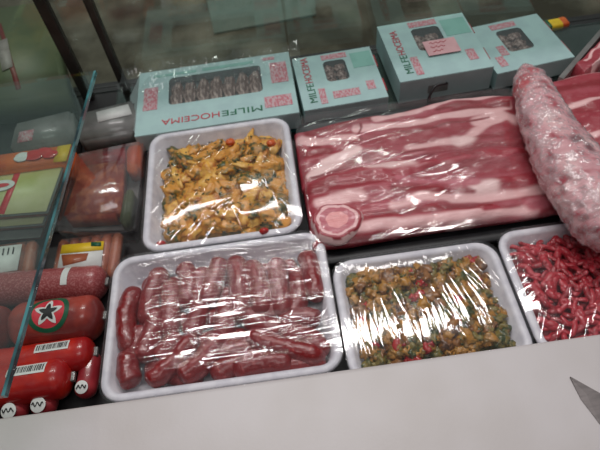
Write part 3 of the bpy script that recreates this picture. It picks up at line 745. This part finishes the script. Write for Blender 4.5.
t2 = carton([(293, 60), (367, 46), (391, 97), (303, 110)], .046, .033, 'small mint pastry box with one round window, next to the wide leftmost box',
       (.145, .10, 90, .120, .018), (.36, .64, .44, .84), [(.36, .68, .87, .97, 'stamp', 'printed_block'), (.38, .70, .12, .25, 'stamp', 'printed_block'), (.22, .30, .06, .34, 'stamp', 'printed_block'), (.80, .90, .18, .34, 'stamp', 'printed_block'), (.72, .98, .62, .92, 'mintdark', 'lid_stripe')], 'small box next to the wide one', (2, 3))
t3 = carton([(378, 27), (463, 12), (493, 67), (399, 82)], .058, .045, 'mint pastry box with a pink price paper on its lid, third from the left',
       (.145, .10, 90, .120, .018), (.34, .66, .44, .84), [(.34, .66, .87, .97, 'stamp', 'printed_block'), (.20, .28, .06, .36, 'stamp', 'printed_block'), (.80, .90, .16, .34, 'stamp', 'printed_block'), (.70, .98, .62, .92, 'mintdark', 'lid_stripe')], 'box with the pink paper', (2, 3))
t4 = carton([(470, 27), (540, 14), (571, 56), (492, 76)], .046, .033, 'mint pastry box with light glare on its lid, rightmost of the boxes',
       None, (.32, .66, .34, .80), [(.30, .64, .84, .95, 'stamp', 'printed_block'), (.10, .20, .10, .30, 'stamp', 'printed_block'), (.20, .30, .30, .5, 'stamp', 'printed_block')], 'rightmost mint box', (2, 3))
for (tt, wx, wy, X, Y, h) in (t2, t3, t4):
    for v in (.25, .72):
        link('side_tab', box_mesh(X-.001, X+.0035, v*wy-Y-.016, v*wy-Y+.016, h*.35, h*.95, .001), M['pinkcasing'], tt, False)['label'] = 'dark red tab on the box side'
tt, wx, wy, X, Y, h = t3
pp = link('price_paper', box_mesh(-.016, .040, -.030, .010, h+.0030, h+.0034), M['pricepaper'], tt, False); pp['label'] = 'pink handwritten paper slip'
for k in range(3):
    P = [Vector((-.006+.003*s, .002-.011*k+.0022*math.sin(s*2.1+k*1.7), h+.0036)) for s in range(11-k*2)]
    link('handwriting', sweep(P, lambda t: .0006, 40, 6), M['inkred'], pp).parent = pp
link('print_frame', box_mesh(-.030, .004, -Y-.0012, -Y-.0007, h*.28, h*.62), M['plasticgrey'], tt, False)

# black clip on the plinth edge
a_ = at(429, 98, .048)
P = [Vector((a_.x, a_.y, .016)), a_, at(434, 88, .062), at(438, 85, .064), at(447, 83, .064)]
o = link('price_clip', sweep(P, lambda t: .0024, 24, 8), M['black']); origin_to(o, P[0]); tag(o, 'small bent black clip at the front of the third mint box', 'clip')

# ------------------------------------------------------------------ the packs at the left
def cyl_decal(name, parent, mat, kind, r, u0, v0, su, sv, n=20, off=.0005):
    """flat print bent round a roll lying along its local x; v measured round the girth from the top"""
    def P(u, v): a = v/r; return (u, -(r+off)*math.sin(a), (r+off)*math.cos(a))
    vs, fs = [], []
    if kind == 'rect':
        for i in range(n+1):
            for j in range(n+1): vs.append(P(u0+su*(i/n-.5), v0+sv*(j/n-.5)))
        fs = [(i*(n+1)+j, i*(n+1)+j+1, (i+1)*(n+1)+j+1, (i+1)*(n+1)+j) for i in range(n) for j in range(n)]
    else:
        K = 60; rings = 7
        for i in range(rings+1):
            for k in range(K):
                a = 2*math.pi*k/K
                rr = (su+(sv-su)*i/rings)
                if kind == 'star':
                    q = (a+.3) % (2*math.pi/5)/(2*math.pi/5); f = abs(q-.5)*2
                    rr = sv*i/rings*(.42+.58*f**1.3)
                vs.append(P(u0+rr*math.cos(a), v0+rr*math.sin(a)))
        fs = [(i*K+k, i*K+(k+1) % K, (i+1)*K+(k+1) % K, (i+1)*K+k) for i in range(rings) for k in range(K)]
    me = mesh(name, vs, fs); me.flip_normals() if False else None
    return link(name, me, M[mat], parent)
def barcode(parent, r, u0, v0, su, sv, off=.0009):
    g = random.Random(int(u0*1e4)+5); vs, fs = [], []
    u = u0-su/2
    while u < u0+su/2-.001:
        w_ = g.choice((.0005, .0009, .0013))
        b = len(vs)
        for j in range(5):
            a = (v0+sv*(j/4-.5))/r
            for uu in (u, u+w_): vs.append((uu, -(r+off)*math.sin(a), (r+off)*math.cos(a)))
        for j in range(4): fs.append((b+2*j, b+2*j+2, b+2*j+3, b+2*j+1))
        u += w_+g.choice((.0006, .001, .0014))
    return link('barcode', mesh('barcode', vs, fs), M['black'], parent)
def roll(name, p, q, r, mat, label, cat, e=.08, tip=.35, group=None, lift=None):
    z = r if lift is None else lift
    a, b = at(*p, z), at(*q, z); c = (a+b)/2; L = (b-a).length
    t = empty(name, c, label, cat, group, rz=math.atan2((b-a).y, (b-a).x))
    link('casing', sweep([Vector((-L/2, 0, 0)), Vector((L/2, 0, 0))], round_end(r, e, tip), 40, 28, 1, .03, int(p[1])), M[mat], t)
    for e_ in (-1, 1):
        link('end_clip', box_mesh(e_*L/2-.004, e_*L/2+.004, -.006, .006, -.003, .003, .001), M['plasticgrey'], t, False)['label'] = 'grey crimped end clip'
    return t, L
t, L = roll('salami', (-40, 293), (106, 282), .024, 'salami', 'long speckled pink salami lying behind the star-marked rolls at left', 'salami', .06, .5)
cyl_decal('paper_strip', t, 'white', 'rect', .024, L/2-.048, -.002, .009, .030)
t, L = roll('sausage_roll', (12, 327), (104, 316), .030, 'orangeroll', 'orange-red roll with a green ring and black star, below the salami', 'sausage roll', .16, .2, lift=.031)
u = .001
cyl_decal('green_ring', t, 'green', 'ring', .030, u, .002, .0205, .0265)
cyl_decal('red_disc', t, 'redprint', 'ring', .030, u, .002, .0, .0205)
cyl_decal('white_star', t, 'white', 'star', .030, u, .002, 0, .0190, off=.0010)
cyl_decal('black_star', t, 'black', 'star', .030, u, .002, 0, .0125, off=.0015)
t, L = roll('sausage_roll', (-85, 338), (14, 326), .029, 'orangeroll', 'orange-red roll with a green ring, cut by the left edge of the photo', 'sausage roll', .16, .2, lift=.030)
u = L/2-.026
cyl_decal('green_ring', t, 'green', 'ring', .029, u, .006, .0165, .0215)
cyl_decal('red_disc', t, 'redprint', 'ring', .029, u, .006, .0, .0165)
cyl_decal('white_star', t, 'white', 'star', .029, u, .006, 0, .0150, off=.0010)
cyl_decal('black_star', t, 'black', 'star', .029, u, .006, 0, .010, off=.0015)
t, L = roll('red_sausage', (-10, 368), (95, 352), .0215, 'redcasing', 'bright red sausage with barcode label, the rear one of the pair', 'red sausage', .10, .2, lift=.026)
cyl_decal('barcode_label', t, 'white', 'rect', .0215, L/2-.046, -.006, .042, .013); barcode(t, .0215, L/2-.046, -.006, .038, .008)
t, L = roll('red_sausage', (-40, 394), (72, 377), .0245, 'redcasing', 'bright red sausage with barcode label, the front one of the pair', 'red sausage', .11, .2, lift=.030)
cyl_decal('barcode_label', t, 'white', 'rect', .0245, L/2-.046, -.008, .046, .015); barcode(t, .0245, L/2-.046, -.008, .042, .009)
for px, py, r, z, lab in ((15, 417, .015, .018, 'small red sausage end with white cap label in the corner, leftmost'), (44, 411, .015, .018, 'small red sausage end with white cap label by the board, middle one'), (86, 393, .013, .020, 'small red sausage end with white cap label beside the sausage tray')):
    c = at(px, py, z)
    if c.y < YB+.012: c.y = YB+.012
    t = empty('small_sausage', c, lab, 'small sausage', 'small red sausages by the board')
    d1 = Vector((0, .05, -.004)).normalized(); d0 = Vector((0, -.30, .95)).normalized()
    link('casing', sweep([Vector((0, -.006, .004)), Vector((0, .020, -.002)), Vector((0, .055, -.002))], round_end(r, .2, .35), 20, 20), M['pinkcasing'], t)
    cap = mesh('cap', [(r*.60*math.cos(2*math.pi*k/24), r*.60*math.sin(2*math.pi*k/24), 0) for k in range(24)]+[(0, 0, .002)], [(k, (k+1) % 24, 24) for k in range(24)])
    cp = link('cap_label', cap, M['white'], t); cp.rotation_euler = (R(18), 0, 0); cp.location = (0, .002, r+.0015)
    mk_ = link('cap_mark', sweep([Vector((-r*.45+r*.9*q/8, r*.16*math.sin(q*1.9+px), 0)) for q in range(9)], lambda t: .0007, 30, 6), M['black'], t); mk_.rotation_euler = (R(18), 0, 0); mk_.location = (0, .002, r+.0034)

def quadbox(name, quad, z, h, mat, parent, dz=0, bevel=.002, base=None):
    """block whose top face is the pixel quad at height z"""
    pts = [at(x, y, z) for x, y in quad]; c = sum(pts, Vector())/4
    base = base or c
    bm = bmesh.new()
    lo_ = [bm.verts.new((p.x-base.x, p.y-base.y, z-h-base.z)) for p in pts]; hi_ = [bm.verts.new((p.x-base.x, p.y-base.y, z-base.z)) for p in pts]
    bm.faces.new(lo_); bm.faces.new(list(reversed(hi_)))
    for k in range(4): bm.faces.new((lo_[k], hi_[k], hi_[(k+1) % 4], lo_[(k+1) % 4]))
    bmesh.ops.recalc_face_normals(bm, faces=bm.faces)
    if bevel: bmesh.ops.bevel(bm, geom=list(bm.edges), offset=bevel, segments=2, affect='EDGES')
    me = bpy.data.meshes.new(name); bm.to_mesh(me); bm.free()
    return link(name, me, M[mat] if mat else None, parent)
def base_of(quad, z, h):
    pts = [at(x, y, z) for x, y in quad]; c = sum(pts, Vector())/4; return Vector((c.x, c.y, z-h))
# frankfurter packs
def frank_pack(quad, label, lab_quad, header):
    z, h = .030, .028; bs = base_of(quad, z, h)
    t = empty('frankfurter_pack', bs, label, 'frankfurter pack', 'frankfurter packs behind the salami')
    a, b, c, d = [at(x, y, z) for x, y in quad]
    nS = 6
    for k in range(nS):
        s = (k+.5)/nS; p = a.lerp(b, s); q = d.lerp(c, s)
        r = (b-a).length/nS*.52
        link('frankfurter', sweep([Vector((p.x, p.y, z-r))-bs, Vector((q.x, q.y, z-r))-bs], round_end(r, .14, .3), 18, 12), M['hotdog'], t)
    lb = quadbox('paper_label', lab_quad, z+.0035, .0006, 'white', t, bevel=0, base=bs)
    if header:
        hq = [lab_quad[0], lab_quad[1], tuple(np.array(lab_quad[1])*.65+np.array(lab_quad[2])*.35), tuple(np.array(lab_quad[0])*.65+np.array(lab_quad[3])*.35)]
        quadbox('yellow_band', hq, z+.0042, .0005, 'yellow', t, bevel=0, base=bs)
        A_, B_, C_, D_ = [np.array(q) for q in lab_quad]
        sq = [tuple(A_*.25+B_*.0+C_*.0+D_*.75+np.array([3, -9])), tuple(B_*.4+C_*.6+np.array([-14, -3])), tuple(B_*.35+C_*.65+np.array([-16, 3])), tuple(D_*.8+A_*.2+np.array([5, 1]))]
        quadbox('sausage_picture', sq, z+.0042, .0005, 'hotdog', t, bevel=0, base=bs)
        gq = [tuple(B_+np.array([-13, 1])), tuple(B_+np.array([-3, 1])), tuple(B_+np.array([-3, 5])), tuple(B_+np.array([-13, 5]))]
        quadbox('green_mark', gq, z+.0048, .0005, 'green', t, bevel=0, base=bs)
    else:
        A_, B_, C_, D_ = [np.array(q) for q in lab_quad]
        for k in range(6):
            f0 = A_+(B_-A_)*(.2+.12*k); g0 = D_+(C_-D_)*(.2+.12*k)
            e0 = f0*.92+g0*.08; e1 = f0*.66+g0*.34
            quadbox('barcode', [tuple(e0), tuple(e0+np.array([1.3, 0])), tuple(e1+np.array([1.3, 0])), tuple(e1)], z+.0042, .0005, 'black', t, bevel=0, base=bs)
    quadbox('wrapper', quad, z+.003, .030, 'clear', t, bevel=.004, base=bs)
frank_pack([(-34, 248), (36, 238), (30, 272), (-42, 280)], 'frankfurter pack with white barcode label at the left edge', [(-20, 249), (22, 244), (17, 270), (-25, 276)], False)
frank_pack([(58, 238), (122, 230), (115, 274), (50, 276)], 'frankfurter pack with yellow-topped white label, right of the shelf edge', [(62, 245), (104, 241), (101, 266), (57, 270)], True)

# flat green-labelled packs, stacked
gq = [(-40, 172), (64, 162), (46, 214), (-52, 222)]
for k in range(3):
    z = .022+.017*k; gq = [(x-4*(2-k), y+12*(2-k)) for x, y in [(-40, 168), (64, 160), (46, 211), (-52, 219)]]; gl = [(x+dx, y+dy) for (x, y), (dx, dy) in zip(gq, ((-3, -2), (3, -2), (2, 2), (-3, 2)))]; bs = base_of(gq, z, .016)
    t = empty('flat_meat_pack', bs, ['flat pack with dark red edge, lowest of the stack under the lime label', 'flat pack just below the top pack with the lime label and red stripe', 'flat pack with a lime green label and red stripe, at the left edge'][k], 'meat pack', 'flat packs stacked at the left')
    quadbox('meat', gq, z-.002, .013, 'brownmeat', t, base=bs)
    quadbox('plastic_lip', gl, z-.0005, .0012, 'plasticgrey', t, bevel=0, base=bs)
    if k:
        quadbox('lime_label', gq, z+.001, .0008, 'greenlabel', t, bevel=0, base=bs)
    if k == 2:
        quadbox('red_stripe', [(17, 167), (23, 166), (4, 214), (-3, 214)], z+.0016, .0005, 'redprint', t, bevel=0, base=bs)
        c = at(2, 186, z+.002)-bs
        ov = [(c.x+.020*math.cos(2*math.pi*i/30)*(1), c.y+.011*math.sin(2*math.pi*i/30), c.z+.001) for i in range(30)]
        link('white_oval', mesh('oval', ov, [tuple(range(30))]), M['white'], t, False)
        ov = [(c.x+.012*math.cos(2*math.pi*i/30)*(1), c.y+.004*math.sin(2*math.pi*i/30), c.z+.0015) for i in range(30)]
        link('red_mark', mesh('oval', ov, [tuple(range(30))]), M['redprint'], t, False)
# orange pack with tomato picture
oq = [(-30, 158), (72, 143), (66, 162), (-34, 176)]
z, h = .066, .064; bs = base_of(oq, z, h)
t = empty('orange_pack', bs, 'orange pack with red tomatoes and a yellow label, behind the lime label', 'food pack')
quadbox('pack_body', oq, z, h, 'orangelabel', t, base=bs, bevel=.003)
quadbox('yellow_label', [(58, 146), (71, 144), (66, 161), (53, 162)], z+.0012, .0008, 'yellow', t, bevel=0, base=bs)
for i, (px, py, r) in enumerate(((34, 155, .012), (43, 152, .010), (50, 154, .009), (22, 157, .010))):
    c = at(px, py, z+.002)-bs
    me = blob_mesh('tomato', r*1.3, r, .0015, .12, 1.5, 70+i, 3); o = link('tomato_picture', me, M['tomato'] if i < 3 else M['white'], t); o.location = c
# clear pack of sliced brown-red meat, right of the shelf edge
cq = [(74, 152), (142, 138), (133, 226), (52, 228)]
z, h = .050, .048; bs = base_of(cq, z, h)
t = empty('sliced_meat_pack', bs, 'clear pack of red-brown sliced meat beside the chicken tray', 'meat pack')
quadbox('sliced_meat', [(78, 164), (122, 156), (118, 212), (60, 216)], z-.006, h-.010, 'brownmeat', t, base=bs, bevel=.008)
quadbox('pink_slice', [(80, 152), (124, 144), (122, 162), (78, 168)], z-.008, h-.012, 'pinkcasing', t, base=bs, bevel=.004)
quadbox('green_garnish', [(124, 190), (132, 186), (127, 220), (118, 221)], z-.012, h-.016, 'greenpack', t, base=bs, bevel=.004)
quadbox('orange_slice', [(126, 146), (140, 142), (138, 166), (126, 170)], z-.010, h-.014, 'orangelabel', t, base=bs, bevel=.004)
quadbox('clear_box', cq, z, h, 'clear', t, base=bs, bevel=.006)
quadbox('base_tray', [(72, 156), (143, 142), (134, 229), (50, 231)], .006, .005, 'plasticgrey', t, base=bs, bevel=.001)
# packs further back through the glass; the green one stands in for a reflection
for quad, z, h, lab, parts in (
    ([(-40, 12), (46, 0), (66, 92), (-45, 106)], .06, .058, 'green food pack standing in for a reflection, with a shaded red stripe, at upper left', [('red_stripe', [(-3, 24), (1, 23), (21, 88), (16, 90)], 'shaded_red'), ('white_oval', [(-4, 42), (7, 38), (13, 66), (2, 71)], 'shaded_white')]),
    ([(14, 122), (72, 108), (70, 138), (8, 148)], .05, .048, 'grey plastic pack with a small pink sticker, behind the orange pack', [('pink_sticker', [(19, 132), (34, 129), (32, 140), (17, 143)], 'stamp')]),
    ([(78, 112), (134, 98), (146, 128), (78, 140)], .04, .038, 'greyish pack between the wide mint box and the sliced meat pack', [('white_label', [(96, 112), (128, 104), (132, 114), (98, 122)], 'white')])):
    bs = base_of(quad, z, h); t = empty('food_pack', bs, lab, 'food pack')
    quadbox('pack_body', quad, z, h, 'greenpack' if 'green food' in lab else 'plasticgrey', t, base=bs, bevel=.006)
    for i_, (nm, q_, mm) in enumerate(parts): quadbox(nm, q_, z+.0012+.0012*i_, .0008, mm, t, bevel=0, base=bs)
# crumpled clear film standing behind the wide box
a, b = at(128, 96, .02), at(300, 62, .02); a.y = b.y = max(a.y, YG-.030)
nn_, mm_ = 260, 40
U, V = np.meshgrid(np.linspace(0, 1, nn_), np.linspace(0, 1, mm_), indexing='ij')
X = a.x+(b.x-a.x)*U; Y = .775+.075*V
Z = .056+.012*vnoise(U*17+3, V*2.5+2, 401)+.006*vnoise(U*39+3, V*4+5, 402)+.003*vnoise(U*80+3, V*4+5, 403)
vs = np.stack([X, Y, Z], -1).reshape(-1, 3).tolist(); idx = np.arange(nn_*mm_).reshape(nn_, mm_)
fs = np.stack([idx[:-1, :-1], idx[1:, :-1], idx[1:, 1:], idx[:-1, 1:]], -1).reshape(-1, 4).tolist()
o = link('crumpled_film', mesh('crumpled_film', vs, fs), M['film']); origin_to(o, ((a.x+b.x)/2, a.y, .001))
tag(o, 'crumpled clear film lying over the back edge of the wide leftmost mint box', 'film')
bpy.context.view_layer.update()
